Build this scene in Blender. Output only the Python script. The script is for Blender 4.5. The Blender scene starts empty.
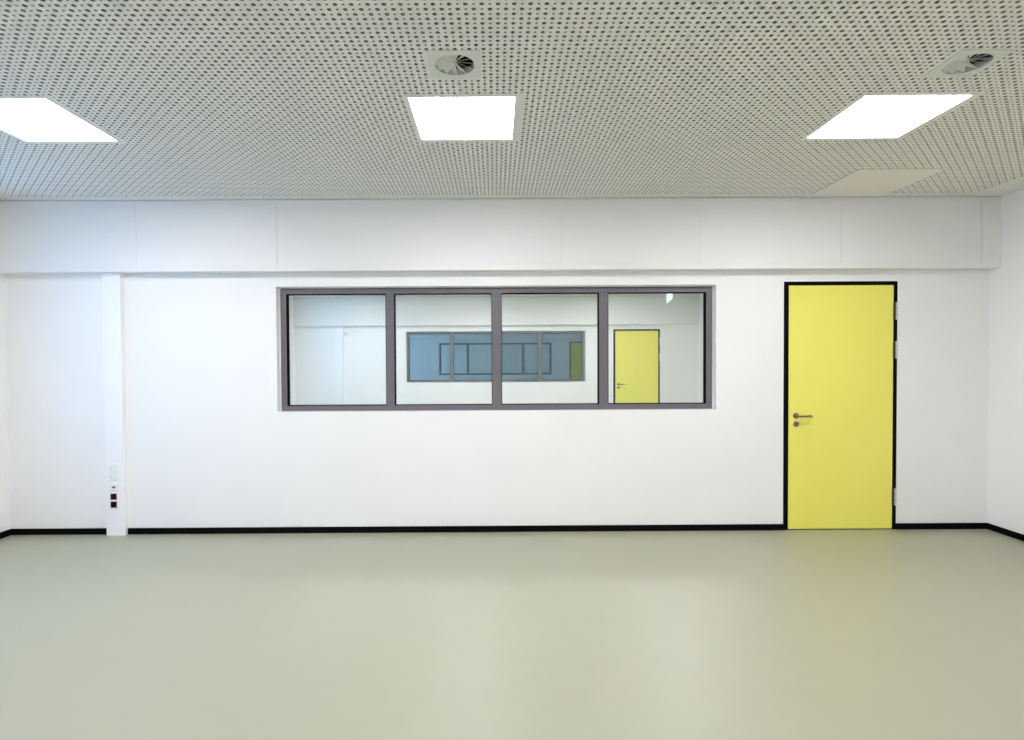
import bpy, math
import numpy as np
from mathutils import Matrix, Vector

C = bpy.context.scene.collection
PI = math.pi

# ------------------------------------------------------------------ measures (metres)
D, P, T = 5.155, 7.430, 0.20          # face of the far wall, pitch of the rooms, wall thickness
XL, XR, H = -4.423, 4.502, 3.001      # side walls and ceiling height
WX0, WX1, WZ0, WZ1 = -1.982, 2.013, 1.108, 2.2435   # opening of the inner window
DX0, DX1, DZ = 2.628, 3.661, 2.267    # outer edge of the door frame
SYA, SY1, SZ0, SZ1 = -1.6, 4.45, 0.85, 2.75        # daylight opening in the left wall

# ------------------------------------------------------------------ materials
def new_mat(name):
    m = bpy.data.materials.new(name); m.use_nodes = True
    nt = m.node_tree
    return m, nt, nt.nodes['Principled BSDF']

def paint(name, col, rough=0.6, spec=0.4, var=0.0, scale=6.0, bump=0.0, bscale=300.0, metal=0.0):
    m, nt, b = new_mat(name)
    b.inputs['Base Color'].default_value = (*col, 1)
    b.inputs['Roughness'].default_value = rough
    b.inputs['Specular IOR Level'].default_value = spec
    b.inputs['Metallic'].default_value = metal
    tc = nt.nodes.new('ShaderNodeTexCoord')
    if var:
        n = nt.nodes.new('ShaderNodeTexNoise'); n.inputs['Scale'].default_value = scale
        n.inputs['Detail'].default_value = 6
        nt.links.new(tc.outputs['Object'], n.inputs['Vector'])
        r = nt.nodes.new('ShaderNodeValToRGB')
        r.color_ramp.elements[0].position = .3; r.color_ramp.elements[1].position = .7
        r.color_ramp.elements[0].color = (*[c * (1 - var) for c in col], 1)
        r.color_ramp.elements[1].color = (*[min(1, c * (1 + var)) for c in col], 1)
        nt.links.new(n.outputs['Fac'], r.inputs['Fac'])
        nt.links.new(r.outputs['Color'], b.inputs['Base Color'])
    if bump:
        n = nt.nodes.new('ShaderNodeTexNoise'); n.inputs['Scale'].default_value = bscale
        nt.links.new(tc.outputs['Object'], n.inputs['Vector'])
        bp = nt.nodes.new('ShaderNodeBump'); bp.inputs['Strength'].default_value = bump
        bp.inputs['Distance'].default_value = 0.002
        nt.links.new(n.outputs['Fac'], bp.inputs['Height'])
        nt.links.new(bp.outputs['Normal'], b.inputs['Normal'])
    return m

M_WALL = paint('wall_paint', (.86, .86, .86), .7, .25, var=.008, scale=2, bump=.15)
M_CEIL = paint('ceiling_board', (.80, .79, .76), .85, .15, var=.01, scale=3)
M_BEAM = paint('bulkhead_paint', (.80, .80, .80), .55, .3)
M_FLOOR = paint('linoleum', (.345, .348, .25), .43, 1.0, var=.012, scale=9, bump=.03, bscale=120)
M_BLACK = paint('black_trim', (.003, .003, .0035), .7, .06)
M_FRAME = paint('grey_aluminium', (.14, .128, .148), .38, .5, var=.02, scale=40)
M_GASKET = paint('black_rubber', (.002, .002, .002), .8, .04)
M_YELLOW = paint('yellow_laminate', (.86, .80, .15), .38, .45, var=.006, scale=3)
M_STEEL = paint('brushed_steel', (.33, .28, .22), .22, .5, metal=1.0)
M_STEELD = paint('dark_steel', (.06, .05, .02), .5, .3)
M_WHITE = paint('white_plastic', (.84, .84, .85), .35, .5)
M_GREYP = paint('grey_plastic', (.40, .40, .42), .4, .5)
M_DARKP = paint('dark_plastic', (.02, .02, .022), .4, .5)
M_RED = paint('dark_red_plastic', (.16, .006, .014), .35, .5)
M_REDIN = paint('black_red_plastic', (.006, .001, .001), .5, .1)
M_SENS = paint('sensor_plastic', (.72, .72, .72), .5, .4)
M_VENT = paint('vent_enamel', (.70, .73, .68), .5, .35)
M_DUCT = paint('duct_metal', (.5, .5, .48), .6, .3)
M_VOID = paint('black_fleece', (.035, .03, .024), .95, .05)
M_CORE = paint('board_core', (.30, .27, .23), .9, .1)
M_HATCH = paint('hatch_board', (.80, .77, .71), .8, .15)

def emit(name, col, s, focus=0):
    m = bpy.data.materials.new(name); m.use_nodes = True
    nt = m.node_tree; nt.nodes.clear()
    e = nt.nodes.new('ShaderNodeEmission'); o = nt.nodes.new('ShaderNodeOutputMaterial')
    e.inputs['Color'].default_value = (*col, 1); e.inputs['Strength'].default_value = s
    nt.links.new(e.outputs[0], o.inputs[0])
    if focus:            # prismatic diffuser: gives less light sideways than downwards
        g = nt.nodes.new('ShaderNodeNewGeometry'); d = nt.nodes.new('ShaderNodeVectorMath'); d.operation = 'DOT_PRODUCT'
        a = nt.nodes.new('ShaderNodeMath'); a.operation = 'ABSOLUTE'
        p = nt.nodes.new('ShaderNodeMath'); p.operation = 'POWER'; p.inputs[1].default_value = focus
        q = nt.nodes.new('ShaderNodeMath'); q.operation = 'MULTIPLY'; q.inputs[1].default_value = s
        nt.links.new(g.outputs['Incoming'], d.inputs[0]); nt.links.new(g.outputs['Normal'], d.inputs[1])
        nt.links.new(d.outputs['Value'], a.inputs[0]); nt.links.new(a.outputs[0], p.inputs[0])
        nt.links.new(p.outputs[0], q.inputs[0]); nt.links.new(q.outputs[0], e.inputs['Strength'])
    return m
M_LAMP = emit('light_diffuser', (.985, .955, 1), 38.5)
M_EMER = emit('emergency_diffuser', (.72, 1, .95), 1.5)

def glass(name, tint):
    m = bpy.data.materials.new(name); m.use_nodes = True
    nt = m.node_tree; nt.nodes.clear()
    o = nt.nodes.new('ShaderNodeOutputMaterial'); mix = nt.nodes.new('ShaderNodeMixShader')
    tr = nt.nodes.new('ShaderNodeBsdfTransparent'); gl = nt.nodes.new('ShaderNodeBsdfGlossy')
    lw = nt.nodes.new('ShaderNodeLayerWeight'); pw = nt.nodes.new('ShaderNodeMath'); ma = nt.nodes.new('ShaderNodeMath')
    tr.inputs['Color'].default_value = (*tint, 1); gl.inputs['Roughness'].default_value = 0.0
    gl.inputs['Color'].default_value = (.9, 1, .98, 1)
    pw.operation = 'POWER'; pw.inputs[1].default_value = 5
    ma.operation = 'MULTIPLY_ADD'; ma.inputs[1].default_value = .9; ma.inputs[2].default_value = .055
    nt.links.new(lw.outputs['Facing'], pw.inputs[0]); nt.links.new(pw.outputs[0], ma.inputs[0])
    nt.links.new(ma.outputs[0], mix.inputs[0]); nt.links.new(tr.outputs[0], mix.inputs[1])
    nt.links.new(gl.outputs[0], mix.inputs[2]); nt.links.new(mix.outputs[0], o.inputs[0])
    return m
M_GLASS = glass('window_glass', (.945, .972, .968))

# ------------------------------------------------------------------ mesh helpers
class MB:
    def __init__(s): s.v, s.f, s.m, s.sm = [], [], [], []
    def add(s, vs, fs, mi=0, smooth=False):
        n = len(s.v); s.v += [tuple(v) for v in vs]
        s.f += [tuple(i + n for i in f) for f in fs]; s.m += [mi] * len(fs); s.sm += [smooth] * len(fs)
    def box(s, x0, x1, y0, y1, z0, z1, mi=0, b=0.0):
        if b <= 0:
            vs = [(x, y, z) for x in (x0, x1) for y in (y0, y1) for z in (z0, z1)]
            s.add(vs, [(0, 1, 3, 2), (4, 6, 7, 5), (0, 4, 5, 1), (2, 3, 7, 6), (0, 2, 6, 4), (1, 5, 7, 3)], mi)
            return
        c = ((x0 + x1) / 2, (y0 + y1) / 2, (z0 + z1) / 2); h = ((x1 - x0) / 2, (y1 - y0) / 2, (z1 - z0) / 2)
        b = min(b, *[q * .9 for q in h])
        vs = []; idx = {}
        for sx in (-1, 1):
            for sy in (-1, 1):
                for sz in (-1, 1):
                    for a in range(3):
                        o = [h[0] - b, h[1] - b, h[2] - b]; o[a] = h[a]
                        idx[(sx, sy, sz, a)] = len(vs)
                        vs.append((c[0] + sx * o[0], c[1] + sy * o[1], c[2] + sz * o[2]))
        fs = []
        S = (-1, 1)
        for a in range(3):
            u, w = [k for k in range(3) if k != a]
            for sa in S:
                q = []
                for su, sw in ((-1, -1), (1, -1), (1, 1), (-1, 1)):
                    k = [0, 0, 0]; k[a] = sa; k[u] = su; k[w] = sw; q.append(idx[(*k, a)])
                fs.append(q)
        for a in range(3):                       # edges running along axis a
            u, w = [k for k in range(3) if k != a]
            for su in S:
                for sw in S:
                    q = []
                    for sa, t in ((-1, u), (-1, w), (1, w), (1, u)):
                        k = [0, 0, 0]; k[a] = sa; k[u] = su; k[w] = sw; q.append(idx[(*k, t)])
                    fs.append(q)
        for sx in S:
            for sy in S:
                for sz in S: fs.append([idx[(sx, sy, sz, a)] for a in range(3)])
        s.add(vs, fs, mi)
    def tube(s, path, r, n=14, mi=0):
        pts = [Vector(p) for p in path]; rings = []
        up = None
        for i, p in enumerate(pts):
            t = (pts[min(i + 1, len(pts) - 1)] - pts[max(i - 1, 0)]).normalized()
            if up is None:
                up = t.orthogonal().normalized()
            up = (up - t * up.dot(t)).normalized(); w = t.cross(up)
            rings.append([p + (up * math.cos(2 * PI * k / n) + w * math.sin(2 * PI * k / n)) * r for k in range(n)])
        vs = [v for g in rings for v in g]; fs = []
        for i in range(len(rings) - 1):
            for k in range(n):
                fs.append((i * n + k, i * n + (k + 1) % n, (i + 1) * n + (k + 1) % n, (i + 1) * n + k))
        s.add(vs, fs, mi, True)
        s.add(rings[0], [tuple(range(n))], mi); s.add(rings[-1], [tuple(range(n))], mi)
    def lathe(s, prof, c, axis='-y', n=32, mi=0):
        """prof: (radius, distance out along the axis)"""
        vs = []; fs = []
        for r, d in prof:
            for k in range(n):
                a = 2 * PI * k / n; p, q = r * math.cos(a), r * math.sin(a)
                if axis == '-y': vs.append((c[0] + p, c[1] - d, c[2] + q))
                else: vs.append((c[0] + p, c[1] + q, c[2] - d))
        for i in range(len(prof) - 1):
            for k in range(n):
                fs.append((i * n + k, i * n + (k + 1) % n, (i + 1) * n + (k + 1) % n, (i + 1) * n + k))
        fs.append(tuple(range((len(prof) - 1) * n, len(prof) * n)))
        s.add(vs, fs, mi)
    def build(s, name, mats, parent=None, origin=None, fix=True):
        me = bpy.data.meshes.new(name)
        og = Vector(origin) if origin else Vector((0, 0, 0))
        me.from_pydata([tuple(Vector(v) - og) for v in s.v], [], s.f)
        for m in (mats if isinstance(mats, (list, tuple)) else [mats]): me.materials.append(m)
        for p, mi, sm in zip(me.polygons, s.m, s.sm): p.material_index = mi; p.use_smooth = sm
        if fix:
            import bmesh
            bm = bmesh.new(); bm.from_mesh(me); bmesh.ops.recalc_face_normals(bm, faces=bm.faces[:])
            bm.to_mesh(me); bm.free()
        me.update()
        o = bpy.data.objects.new(name, me); C.objects.link(o)
        if parent is not None:
            o.parent = parent
            wl = Vector((0, 0, 0)); q = parent
            while q: wl += q.location; q = q.parent
            o.location = og - wl
        else: o.location = og
        return o

def tag(o, label=None, cat=None, group=None, kind=None):
    for k, v in (('label', label), ('category', cat), ('group', group), ('kind', kind)):
        if v: o[k] = v
    return o

def empty(name, loc):
    o = bpy.data.objects.new(name, None); C.objects.link(o); o.location = loc; o.empty_display_size = .1
    return o

def copy_tree(o, parent=None):
    c = o.copy(); C.objects.link(c)
    if parent is not None: c.parent = parent
    for ch in list(o.children): copy_tree(ch, c)
    return c

def structure(o): o['kind'] = 'structure'; return o

# ------------------------------------------------------------------ perforated ceiling
PX, PY, PS = -0.1781, 2.3245, 0.033      # phase and step of the hole pattern
def perforated(x0, x1, y0, y1, blocked, opened):
    """one mesh: board pierced by 20 mm and 12 mm holes in a chequer, with 12.5 mm deep hole walls"""
    i0, i1 = math.ceil((x0 - PX) / PS), math.floor((x1 - PX) / PS)
    n0, n1 = math.ceil((y0 - PY) / PS), math.floor((y1 - PY) / PS)
    N = 12; V = []; F = []; nv = 0
    ang = np.array([2 * PI * k / N + PI / N for k in range(N)])
    cs, sn = np.cos(ang), np.sin(ang)
    hs = PS / 2; ring = list(range(N))
    for i in range(i0, i1 + 1):
        x = PX + i * PS
        for n in range(n0, n1 + 1):
            y = PY + n * PS
            if any(a < x < b and c < y < d for a, b, c, d in opened): continue
            base = len(V)
            V += [(x + hs, y + hs, H), (x - hs, y + hs, H), (x - hs, y - hs, H), (x + hs, y - hs, H)]
            if any(a < x < b and c < y < d for a, b, c, d in blocked):
                F.append((base, base + 3, base + 2, base + 1)); continue
            r = .0098 if (i + n) % 2 == 0 else .0058
            V += [(x + r * c, y + r * s, H) for c, s in zip(cs, sn)]
            V += [(x + r * c, y + r * s, H + .0125) for c, s in zip(cs, sn)]
            b, t = base + 4, base + 4 + N
            # corner q sits at 45 + 90 q degrees; ring vertex k at 15 + 30 k degrees
            for q in range(4):                      # side between corner q and q+1
                ks = [(q * 3 + 1 + k) % N for k in range(4)]
                F.append((base + q, base + (q + 1) % 4, b + ks[3], b + ks[2], b + ks[1], b + ks[0]))
            for k in range(N):
                k2 = (k + 1) % N
                F.append((b + k, t + k, t + k2, b + k2))
    ex = (PX + (i0 - .5) * PS, PX + (i1 + .5) * PS, PY + (n0 - .5) * PS, PY + (n1 + .5) * PS)
    return V, F, ex

lamp_x = (-2.735, -0.175, 2.333); lamp_y = (3.42, -0.34)
VENTS = [(-0.188, 2.79), (2.322, 2.80)]
HATCH = (2.775, 3.412, 4.325, 4.95)
blocked = [(x - .332, x + .332, 3.42 - .332, 3.42 + .345) for x in lamp_x]
blocked += [(vx - .127, vx + .127, vy - .135, vy + .14) for vx, vy in VENTS]
blocked += [(HATCH[0] - .01, HATCH[1] + .01, HATCH[2] - .01, HATCH[3] + .03)]
opened = [(vx - .1, vx + .1, vy - .1, vy + .1) for vx, vy in VENTS]
V, F, ex = perforated(-4.225, 4.19, 1.75, 4.945, blocked, opened)
g = len(V)
def quad(x0, x1, y0, y1):
    b = len(V); V.extend([(x0, y0, H), (x0, y1, H), (x1, y1, H), (x1, y0, H)]); F.append((b, b + 1, b + 2, b + 3))
quad(XL - .02, XR + .02, ex[3], D + .02); quad(XL - .02, XR + .02, D - P + T - .02, ex[2])
quad(XL - .02, ex[0], ex[2], ex[3]); quad(ex[1], XR + .02, ex[2], ex[3])
nface = len(F)
bx = MB(); bx.box(XL - .02, XR + .02, D - P + T - .02, D + .02, H + .05, H + .08)
b = len(V); V.extend(bx.v); F.extend([tuple(i + b for i in f) for f in bx.f])
me = bpy.data.meshes.new('ceiling'); me.from_pydata(V, [], F)
me.materials.append(M_CEIL); me.materials.append(M_VOID); me.materials.append(M_CORE)
mi = np.array([2 if len(f) == 4 and V[f[1]][2] > H + .01 else 0 for f in F], dtype=np.int32); mi[nface:] = 1
me.polygons.foreach_set('material_index', mi); me.update()
ceil0 = bpy.data.objects.new('ceiling', me); C.objects.link(ceil0); structure(ceil0)

# ------------------------------------------------------------------ room shells
def wall_with_holes(mb, x0, x1, z0, z1, y0, y1, holes):
    """boxes along x around rectangular openings sorted in x: (hx0, hx1, hz0, hz1)"""
    x = x0
    for a, b_, c, d in sorted(holes):
        mb.box(x, a, y0, y1, z0, z1)
        if c > z0: mb.box(a, b_, y0, y1, z0, c)
        if d < z1: mb.box(a, b_, y0, y1, d, z1)
        x = b_
    mb.box(x, x1, y0, y1, z0, z1)

TOP = H + .1
mb = MB(); mb.box(XL - .3, XR + .2, D - P, D + 3 * P + .3, -.12, 0)
structure(mb.build('floor', M_FLOOR))
for k in range(4):
    y1 = D + k * P; y0 = y1 - P + T
    if k:
        mb = MB(); mb.box(XL - .02, XR + .02, y0 - .02, y1 + .02, H, H + .08)
        structure(mb.build('ceiling', M_CEIL))
    # far wall, shared with the next room
    mb = MB()
    if k < 3: wall_with_holes(mb, XL - .3, XR + .2, 0, TOP, y1, y1 + T, [(WX0, WX1, WZ0, WZ1), (DX0 + .02, DX1 - .02, 0, DZ - .02)])
    else: mb.box(XL - .3, XR + .2, y1, y1 + T, 0, TOP)
    structure(mb.build('wall_back', M_WALL))
    # outer wall with its row of daylight openings
    mb = MB(); o = k * P; SY0 = SYA if k > 1 else 2.3  # unseen openings of the first two rooms shortened to weaken their blue daylight
    mb.box(XL - .3, XL, y0, SY0 + o, 0, TOP); mb.box(XL - .3, XL, SY1 + o, y1, 0, TOP)
    mb.box(XL - .3, XL, SY0 + o, SY1 + o, 0, SZ0); mb.box(XL - .3, XL, SY0 + o, SY1 + o, SZ1, TOP)
    for j in (1, 2, 3):
        ym = SY0 + o + j * (SY1 - SY0) / 4
        mb.box(XL - .2, XL - .12, ym - .03, ym + .03, SZ0, SZ1)
    structure(mb.build('wall_left', M_WALL))
    mb = MB(); mb.box(XR, XR + .2, y0, y1, 0, TOP)
    structure(mb.build('wall_right', M_WALL))
mb = MB(); mb.box(XL - .3, XR + .2, D - P, D - P + T, 0, TOP)
structure(mb.build('wall_front', M_WALL))

# bulkhead under the ceiling, with its board joints
def bulkhead(y1, fine):
    yf = y1 - .1097; zb, zt = 2.368, H
    mb = MB(); mb.box(XL, XR, yf + .005, y1, zb + .001, zt - .006); mb.box(XL, XR, yf + .02, y1, zt - .006, zt)
    mb.box(XL, XR, yf, yf + .005, zb, zb + .052, b=.001); mb.box(XL, XR, yf, yf + .005, zt - .035, zt - .006)
    js = [(-3.170, .0012), (-1.924, .006), (-.667, .0008), (.591, .004), (1.824, .005), (3.077, .001), (4.326, .004), (4.350, .003)]
    x = XL
    for j, w in js + [(XR, 0)]:
        mb.box(x, j - w / 2, yf, yf + .005, zb + .052, zt - .035, b=.0012 if w > .002 and fine else 0); x = j + w / 2
    return structure(mb.build('trim_1', M_BEAM))
for k in range(3): bulkhead(D + k * P, k == 0)

# baseboards
def baseboards(k):
    y1 = D + k * P; y0 = y1 - P + T; h, t = .056, .012
    mb = MB(); mb.box(XL + t, -3.518, y1 - t, y1, 0, h, b=.002); mb.box(-3.354, DX0, y1 - t, y1, 0, h, b=.002)
    mb.box(DX1, XR - t, y1 - t, y1, 0, h, b=.002)
    structure(mb.build('baseboard_back', M_BLACK))
    mb = MB(); mb.box(XL, XL + t, y0, y1, 0, h, b=.002); structure(mb.build('baseboard_left', M_BLACK))
    mb = MB(); mb.box(XR - t, XR, y0, y1, 0, h, b=.002); structure(mb.build('baseboard_right', M_BLACK))
for k in range(3): baseboards(k)

# boxed service duct left of the window, one per room
COLX0, COLX1 = -3.518, -3.355
def duct(k):
    y1 = D + k * P; yf = y1 - .053
    mb = MB(); mb.box(COLX0, COLX1, yf, y1, 0, 2.3685, b=.002)
    return structure(mb.build('trim_2', M_BEAM_W))
M_BEAM_W = paint('duct_enamel', (.89, .89, .91), .5, .35)
for k in range(3): duct(k)

# ------------------------------------------------------------------ inner windows
FX0, FX1, FZ0, FZ1 = -1.964, 1.999, 1.110, 2.230
PANES = [(-1.915, -.999), (-.926, -.026), (.058, .960), (1.040, 1.946)]
def inner_window(k):
    y1 = D + k * P; yf = y1 + .062; yb = yf + .075; gl = yf + .052
    root = empty('window_%d' % (k + 1), (0, y1 + .1, WZ0)); structure(root)
    zt, zb = 2.185, 1.157                                      # clear opening
    mb = MB()
    mb.box(FX0, FX1, yf, yb, zt, FZ1, b=.002); mb.box(FX0, FX1, yf, yb, FZ0, zb, b=.002)
    mb.box(FX0, PANES[0][0], yf, yb, zb, zt, b=.002); mb.box(PANES[3][1], FX1, yf, yb, zb, zt, b=.002)
    # shadow joint that packs the frame against the opening
    mb.box(FX0, FX1, yf + .008, yb, FZ1, FZ1 + .006, mi=1); mb.box(WX0, WX1, yf + .003, yb, FZ1 + .006, WZ1, mi=2)
    mb.box(FX0 - .004, FX0, yf + .008, yb, FZ0, FZ1, mi=1); mb.box(FX1, FX1 + .004, yf + .008, yb, FZ0, FZ1, mi=1)
    mb.box(WX0, FX0 - .004, yf + .003, yb, WZ0, FZ1 + .006, mi=2); mb.box(FX1 + .004, WX1, yf + .003, yb, WZ0, FZ1 + .006, mi=2)
    mb.build('window_frame', [M_FRAME, M_GASKET, M_WALL], root)
    for a, b_ in zip(PANES[:-1], PANES[1:]):
        mb = MB(); mb.box(a[1], b_[0], yf, yb, zb, zt, b=.002); mb.build('mullion', M_FRAME, root)
    for a, b_ in PANES:
        g_ = .006; mb = MB()
        mb.box(a, a + g_, yf + .006, gl + .01, zb, zt); mb.box(b_ - g_, b_, yf + .006, gl + .01, zb, zt)
        mb.box(a + g_, b_ - g_, yf + .006, gl + .01, zt - g_, zt); mb.box(a + g_, b_ - g_, yf + .006, gl + .01, zb, zb + g_)
        gk = mb.build('gasket', M_GASKET, root)
        mb = MB(); mb.box(a + .004, b_ - .004, gl, gl + .006, zb + .004, zt - .004)
        mb.build('glass_pane', M_GLASS, root)
        if k:
            c = (a + b_) / 2
            for dx in (-.372, 0, .372):
                mb = MB(); mb.box(c + dx - .03, c + dx + .03, yf - .006, yf + .004, FZ0 + .018, FZ0 + .036, b=.002)
                mb.build('drain_cap', M_GREYDARK, root)
    return root
M_GREYDARK = paint('dark_grey_plastic', (.04, .04, .045), .5, .4)
for k in range(3): inner_window(k)

# ------------------------------------------------------------------ doors
def door(k):
    y1 = D + k * P
    root = empty('door_%d' % (k + 1), ((DX0 + DX1) / 2, y1, 0)); structure(root)
    LX0, LX1, LZ0, LZ1 = 2.674, 3.628, .008, 2.232
    mb = MB()
    mb.box(DX0, LX0 - .003, y1 - .004, y1 + .11, 0, DZ, b=.0015); mb.box(LX1 + .003, DX1, y1 - .004, y1 + .11, 0, DZ, b=.0015)
    mb.box(LX0 - .003, LX1 + .003, y1 - .004, y1 + .11, LZ1 + .003, DZ, b=.0015)
    mb.box(LX0 - .003, LX0 + .02, y1 + .052, y1 + .11, 0, LZ1 + .003); mb.box(LX1 - .02, LX1 + .003, y1 + .052, y1 + .11, 0, LZ1 + .003)
    mb.box(LX0 + .02, LX1 - .02, y1 + .052, y1 + .11, LZ1 - .02, LZ1 + .003)
    mb.build('door_frame', M_BLACK, root)
    mb = MB(); mb.box(LX0, LX1, y1, y1 + .045, LZ0, LZ1, mi=0, b=.0015)
    leaf = mb.build('door_leaf', [M_YELLOW], root)
    mb = MB(); mb.box(LX0, LX1, y1 + .004, y1 + .045, 0, .0075)
    mb.build('door_seal', M_BLACK, root)
    # lever on its round rose, bent back to the door at the end
    hx, hz = 2.741, 1.046
    h = MB(); h.lathe([(.0, 0), (.027, 0), (.027, .006), (.025, .0085), (.011, .009), (.0105, .04)], (hx, y1, hz))
    rr = .018; path = [(hx, y1 - .02, hz), (hx, y1 - .045, hz)]
    for j in range(1, 7):
        a = j / 6 * PI / 2; path.append((hx + rr * (1 - math.cos(a)), y1 - .045 - rr * math.sin(a), hz))
    ex_ = hx + .100
    path.append((ex_, y1 - .045 - rr, hz))
    for j in range(1, 7):
        a = j / 6 * PI / 2; path.append((ex_ + rr * math.sin(a), y1 - .045 - rr * math.cos(a), hz))
    path.append((ex_ + rr, y1 - .012, hz))
    h.tube(path, .0092, 16)
    h.build('door_handle', M_STEEL, root)
    e = MB(); e.lathe([(.0, 0), (.027, 0), (.027, .006), (.025, .0085), (.0, .0085)], (hx, y1, .971))
    es = e.build('key_rose', M_STEEL, root)
    e = MB(); e.lathe([(.0, .0085), (.0085, .0085), (.0085, .012), (.0, .012)], (hx, y1, .976), n=20)
    e.box(hx - .0045, hx + .0045, y1 - .011, y1 - .0085, .958, .974)
    e.build('lock_cylinder', M_STEELD, es)
    for z in (1.996, 1.6435, .2995):
        mb = MB()
        mb.box(LX1 + .016, LX1 + .0305, y1 - .016, y1 + .004, z - .08, z + .08, mi=0, b=.003)
        mb.box(LX1 - .004, LX1 + .016, y1 - .0075, y1 + .004, z - .075, z + .075, mi=1, b=.001)
        for s_ in (-.03, .03): mb.box(LX1 + .0155, LX1 + .031, y1 - .0165, y1 - .002, z + s_ - .0012, z + s_ + .0012, mi=1)
        mb.build('hinge', [M_STEELL, M_STEELD], root)
    return root
M_STEELL = paint('satin_steel', (.62, .61, .60), .45, .5, metal=.3)
for k in range(3): door(k)

# ------------------------------------------------------------------ ceiling lights
def make_light(x, y, z):
    root = empty('ceiling_light', (x, y, z))
    mb = MB(); a, b_ = .312, .2915
    for s_ in (-1, 1):
        mb.box(x - a, x + a, min(y + s_ * a, y + s_ * b_), max(y + s_ * a, y + s_ * b_), z - .003, z + .004, b=.0008)
        mb.box(min(x + s_ * a, x + s_ * b_), max(x + s_ * a, x + s_ * b_), y - b_, y + b_, z - .003, z + .004, b=.0008)
    mb.build('light_frame', M_CEILW, root)
    mb = MB(); mb.box(x - b_, x + b_, y - b_, y + b_, z - .0018, z - .0004)
    mb.build('diffuser', M_LAMP, root)
    return root
M_CEILW = paint('light_frame_enamel', (.80, .80, .79), .6, .3)
proto = make_light(lamp_x[0], lamp_y[0], H)
colname = ('left', 'middle', 'right')
seenlab = ('white square ceiling light at the far left, cut by the picture edge',
           'white square ceiling light in the middle, straight above the grey window',
           'white square ceiling light on the right, above the yellow door')
rowname = ('front', 'second', 'third')
for room in (0, 1):
    for r_, ly in enumerate(lamp_y):
        for c_, lx in enumerate(lamp_x):
            o = proto if (room, r_, c_) == (0, 0, 0) else copy_tree(proto)
            o.location = (lx, ly + room * P, H)
            if room == 0 and r_ == 0: tag(o, seenlab[c_], 'ceiling light', 'square ceiling lights of the front room')
            elif room == 0: tag(o, 'square ceiling light overhead, %s of the %s row behind the visible lights' % (colname[c_], rowname[r_ ]), 'ceiling light', 'square ceiling lights of the front room')
            else: tag(o, 'square ceiling light in the room behind the window, %s one of its %s row' % (colname[c_], rowname[r_]), 'ceiling light', 'square ceiling lights of the room behind')

# ------------------------------------------------------------------ swirl air outlets
def make_vent(vx, vy):
    root = empty('air_diffuser', (vx, vy, H))
    R, a = .097, .127; N = 48
    ring = [(vx + R * math.cos(2 * PI * k / N), vy + R * math.sin(2 * PI * k / N)) for k in range(N)]
    sq = []
    for k in range(N):
        t = 2 * PI * k / N; c, s_ = math.cos(t), math.sin(t); m = max(abs(c), abs(s_))
        sq.append((vx + a * c / m, vy + a * s_ / m))
    vs = [(*p, H - .004) for p in ring] + [(*p, H - .004) for p in sq] + [(*p, H) for p in sq] + [(*p, H + .028) for p in ring]
    fs = []
    for k in range(N):
        j = (k + 1) % N
        fs += [(k, j, N + j, N + k), (N + k, N + j, 2 * N + j, 2 * N + k)]
    mb = MB(); mb.add(vs, fs); mb.build('face_plate', M_VENT, root)
    mb = MB(); mb.add(vs, [((k + 1) % N, k, 3 * N + k, 3 * N + (k + 1) % N) for k in range(N)])
    mb.add([(*p, H + .0285) for p in ring], [tuple(range(N))]); mb.m[:N] = [1] * N; mb.build('duct_mouth', [M_VOID, M_DUCT], root, fix=False)
    nb = 12; al = math.radians(31)
    for k in range(nb):
        t = 2 * PI * (k + .35) / nb
        r_ = Vector((math.cos(t), math.sin(t), 0)); tt = Vector((-math.sin(t), math.cos(t), 0))
        ac = tt * math.cos(al) + Vector((0, 0, 1)) * math.sin(al); nn = r_.cross(ac).normalized()
        c0 = Vector((vx, vy, H + .013))
        def P4(rad, w): return [c0 + r_ * rad + ac * (s1 * w) + nn * (s2 * .0006) for s1, s2 in ((-1, -1), (1, -1), (1, 1), (-1, 1))]
        i_, o_ = P4(.006, .0016), P4(R - .001, .0285)
        mb = MB(); mb.add(i_ + o_, [(0, 1, 2, 3), (7, 6, 5, 4), (0, 4, 5, 1), (1, 5, 6, 2), (2, 6, 7, 3), (3, 7, 4, 0)])
        mb.build('vane', M_VENT, root)
    mb = MB(); mb.lathe([(.0, -.02), (.008, -.02), (.008, .001), (.006, .003), (.0, .003)], (vx, vy, H), axis='-z', n=24)
    mb.build('hub', M_VENT, root)
    return root
v1 = make_vent(*VENTS[0])
tag(v1, 'square plate with round swirl air outlet above the middle ceiling light', 'air vent', 'swirl air outlets in the ceiling')
v2 = copy_tree(v1); v2.location = (VENTS[1][0], VENTS[1][1], H)
tag(v2, 'square plate with round swirl air outlet near the ceiling light above the yellow door', 'air vent', 'swirl air outlets in the ceiling')

# ------------------------------------------------------------------ access hatch
hx0, hx1, hy0, hy1 = HATCH
root = empty('access_hatch', ((hx0 + hx1) / 2, (hy0 + hy1) / 2, H))
tag(root, 'plain square access hatch without holes in the perforated ceiling at the bulkhead', 'ceiling hatch')
mb = MB(); mb.box(hx0 + .004, hx1 - .004, hy0 + .006, hy1 - .002, H - .0025, H + .0, b=.0008); mb.build('hatch_panel', M_HATCH, root)
mb = MB(); w = .0035
mb.box(hx0 - w, hx0 + .003, hy0, hy1, H - .001, H + .001); mb.box(hx0, hx1, hy0 - w, hy0 + .005, H - .001, H + .001)
mb.build('joint_seal', M_GREYP, root)

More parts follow.
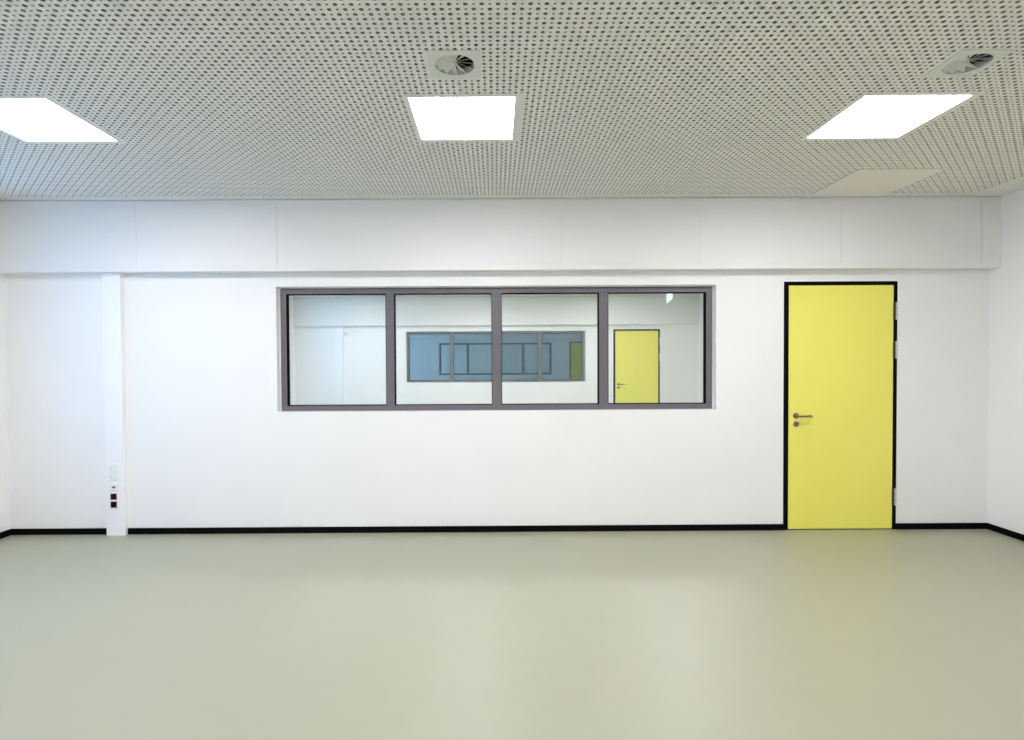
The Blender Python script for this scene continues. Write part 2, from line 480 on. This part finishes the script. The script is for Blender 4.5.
# ------------------------------------------------------------------ socket strip on the duct
cx, yf = -3.441, D - .053
root = empty('socket_strip', (cx, yf, .2)); tag(root, 'white vertical strip of switches and two dark red sockets on the duct', 'wall socket')
mb = MB()
for z0, z1 in ((.5, .655), (.408, .48), (.245, .395)):
    mb.box(cx - .041, cx + .041, yf - .009, yf, z0, z1, b=.003)
mb.build('cover_frame', M_WHITE, root)
def insert(name, z, mats, hw=.0275):
    mb = MB(); mb.box(cx - hw, cx + hw, yf - .0125, yf - .009, z - hw, z + hw, b=.0015)
    return mb.build(name, mats, root)
for z in (.616, .543):
    s_ = insert('rocker_switch', z, M_WHITE)
    mb = MB(); mb.box(cx - .013, cx + .004, yf - .0165, yf - .0125, z - .018, z + .018, b=.002)
    k_ = mb.build('rocker', M_WHITE, s_)
    mb = MB(); mb.box(cx - .0165, cx - .0125, yf - .014, yf - .0125, z - .016, z + .004); mb.build('indicator', M_GREYP, s_)
s_ = insert('data_outlet', .444, M_WHITE, .026)
mb = MB(); mb.box(cx - .008, cx + .016, yf - .0135, yf - .0125, .437, .451); mb.build('data_port', M_DARKP, s_)
for z in (.358, .286):
    hw = .0285; mb = MB()
    mb.box(cx - hw, cx + hw, yf - .0125, yf - .009, z - hw, z + hw, b=.0015)
    s_ = mb.build('power_socket', M_RED, root)
    mb = MB(); mb.lathe([(.0245, 0), (.0235, .001), (.019, -.0), (.017, .0002), (.0, .0002)], (cx, yf - .0126, z), n=28)
    mb.build('socket_well', M_REDIN, s_)
    mb = MB()
    for dx in (-.0095, .0095): mb.lathe([(.0, 0), (.003, 0), (.003, .0006), (.0, .0006)], (cx + dx, yf - .0128, z), n=12)
    mb.build('pin_hole', M_DARKP, s_)

# ------------------------------------------------------------------ things in the room behind
Y2 = D + P
root = empty('emergency_light', (3.56, 11.55, H - .265))
tag(root, 'small glowing emergency light under the ceiling, seen through the rightmost pane', 'emergency light')
mb = MB(); mb.box(3.535, 3.585, 11.53, 11.57, H - .02, H, b=.003); mb.box(3.556, 3.564, 11.545, 11.555, H - .06, H - .02)
mb.build('bracket', M_WHITE, root)
mb = MB()
vs = [(3.505, 11.53, H - .055), (3.615, 11.53, H - .055), (3.615, 11.53, H - .17), (3.505, 11.53, H - .265),
      (3.505, 11.57, H - .055), (3.615, 11.57, H - .055), (3.615, 11.57, H - .17), (3.505, 11.57, H - .265)]
mb.add(vs, [(0, 1, 2, 3), (7, 6, 5, 4), (0, 4, 5, 1), (1, 5, 6, 2), (2, 6, 7, 3), (3, 7, 4, 0)])
mb.build('light_body', M_EMER, root)

root = empty('wall_sensor', (-3.30, Y2, 2.2))
tag(root, 'small round grey cap high on the wall seen through the leftmost pane', 'sensor')
mb = MB(); mb.lathe([(.0, 0), (.04, 0), (.038, .02), (.025, .035), (.0, .04)], (-3.30, Y2, 2.205), n=24)
mb.build('sensor_dome', M_SENS, root)
mb = MB(); mb.lathe([(.0, 0), (.05, 0), (.05, .008), (.0, .008)], (-3.30, Y2, 2.205), n=24)
mb.build('sensor_base', M_WHITE, root)

root = empty('wall_plate', (-.155, Y2, .84))
tag(root, 'small white wall plate below the far blue-tinted window', 'wall plate')
mb = MB(); mb.box(-.24, -.07, Y2 - .010, Y2, .82, .97, b=.004); mb.build('plate', M_WHITE, root)
for px_ in (-.197, -.113):
    mb = MB(); mb.box(px_ - .032, px_ + .032, Y2 - .014, Y2 - .010, .862, .926, b=.003); mb.build('plate_insert', M_WHITE, root)

# ------------------------------------------------------------------ daylight
w = bpy.data.worlds.new('sky'); bpy.context.scene.world = w; w.use_nodes = True
bg = w.node_tree.nodes['Background']
bg.inputs['Color'].default_value = (.22, .53, 1, 1); bg.inputs['Strength'].default_value = 3.2
for k in range(4):
    SY0 = SYA if k > 1 else 2.3
    l = bpy.data.lights.new('daylight_portal', 'AREA'); l.shape = 'RECTANGLE'
    l.size = SZ1 - SZ0; l.size_y = SY1 - SY0; l.cycles.is_portal = True
    o = bpy.data.objects.new('daylight_portal', l); C.objects.link(o)
    o.location = (XL - .25, (SY0 + SY1) / 2 + k * P, (SZ0 + SZ1) / 2)
    o.rotation_euler = (0, -PI / 2, 0)

# ------------------------------------------------------------------ camera (a straight-on 20 mm view, level, slightly shifted)
yaw, pitch, roll = .0027, -.0188, -.0054
cy_, sy_ = math.cos(yaw), math.sin(yaw); cp, sp = math.cos(pitch), math.sin(pitch); cr, sr = math.cos(roll), math.sin(roll)
A = Matrix(((cy_, -sy_, 0), (sy_, cy_, 0), (0, 0, 1)))
B = Matrix(((1, 0, 0), (0, cp, sp), (0, -sp, cp)))
G = Matrix(((cr, 0, sr), (0, 1, 0), (-sr, 0, cr)))
Mx = G @ B @ A                                    # rows: right, forward, up
right, fwd, up = Mx[0], Mx[1], Mx[2]
cam = bpy.data.cameras.new('camera'); co = bpy.data.objects.new('camera', cam); C.objects.link(co)
R3 = Matrix((right, up, -fwd)).transposed()
co.matrix_world = Matrix.Translation((0, 0, 1.5489)) @ R3.to_4x4()
cam.sensor_width = 36; cam.lens = 566.8 / 1024 * 36
cam.shift_x = (512 - 496.62) / 1024; cam.shift_y = (372.98 - 370) / 1024
cam.clip_start = .05
bpy.context.scene.camera = co

s = bpy.context.scene
s.view_settings.view_transform = 'Standard'; s.view_settings.look = 'None'
s.view_settings.gamma = 1; s.view_settings.use_curve_mapping = False
s.view_settings.exposure = 0.0
s.cycles.max_bounces = 14; s.cycles.diffuse_bounces = 8; s.cycles.glossy_bounces = 5
s.cycles.transparent_max_bounces = 16; s.cycles.sample_clamp_indirect = 6
s.cycles.use_denoising = True
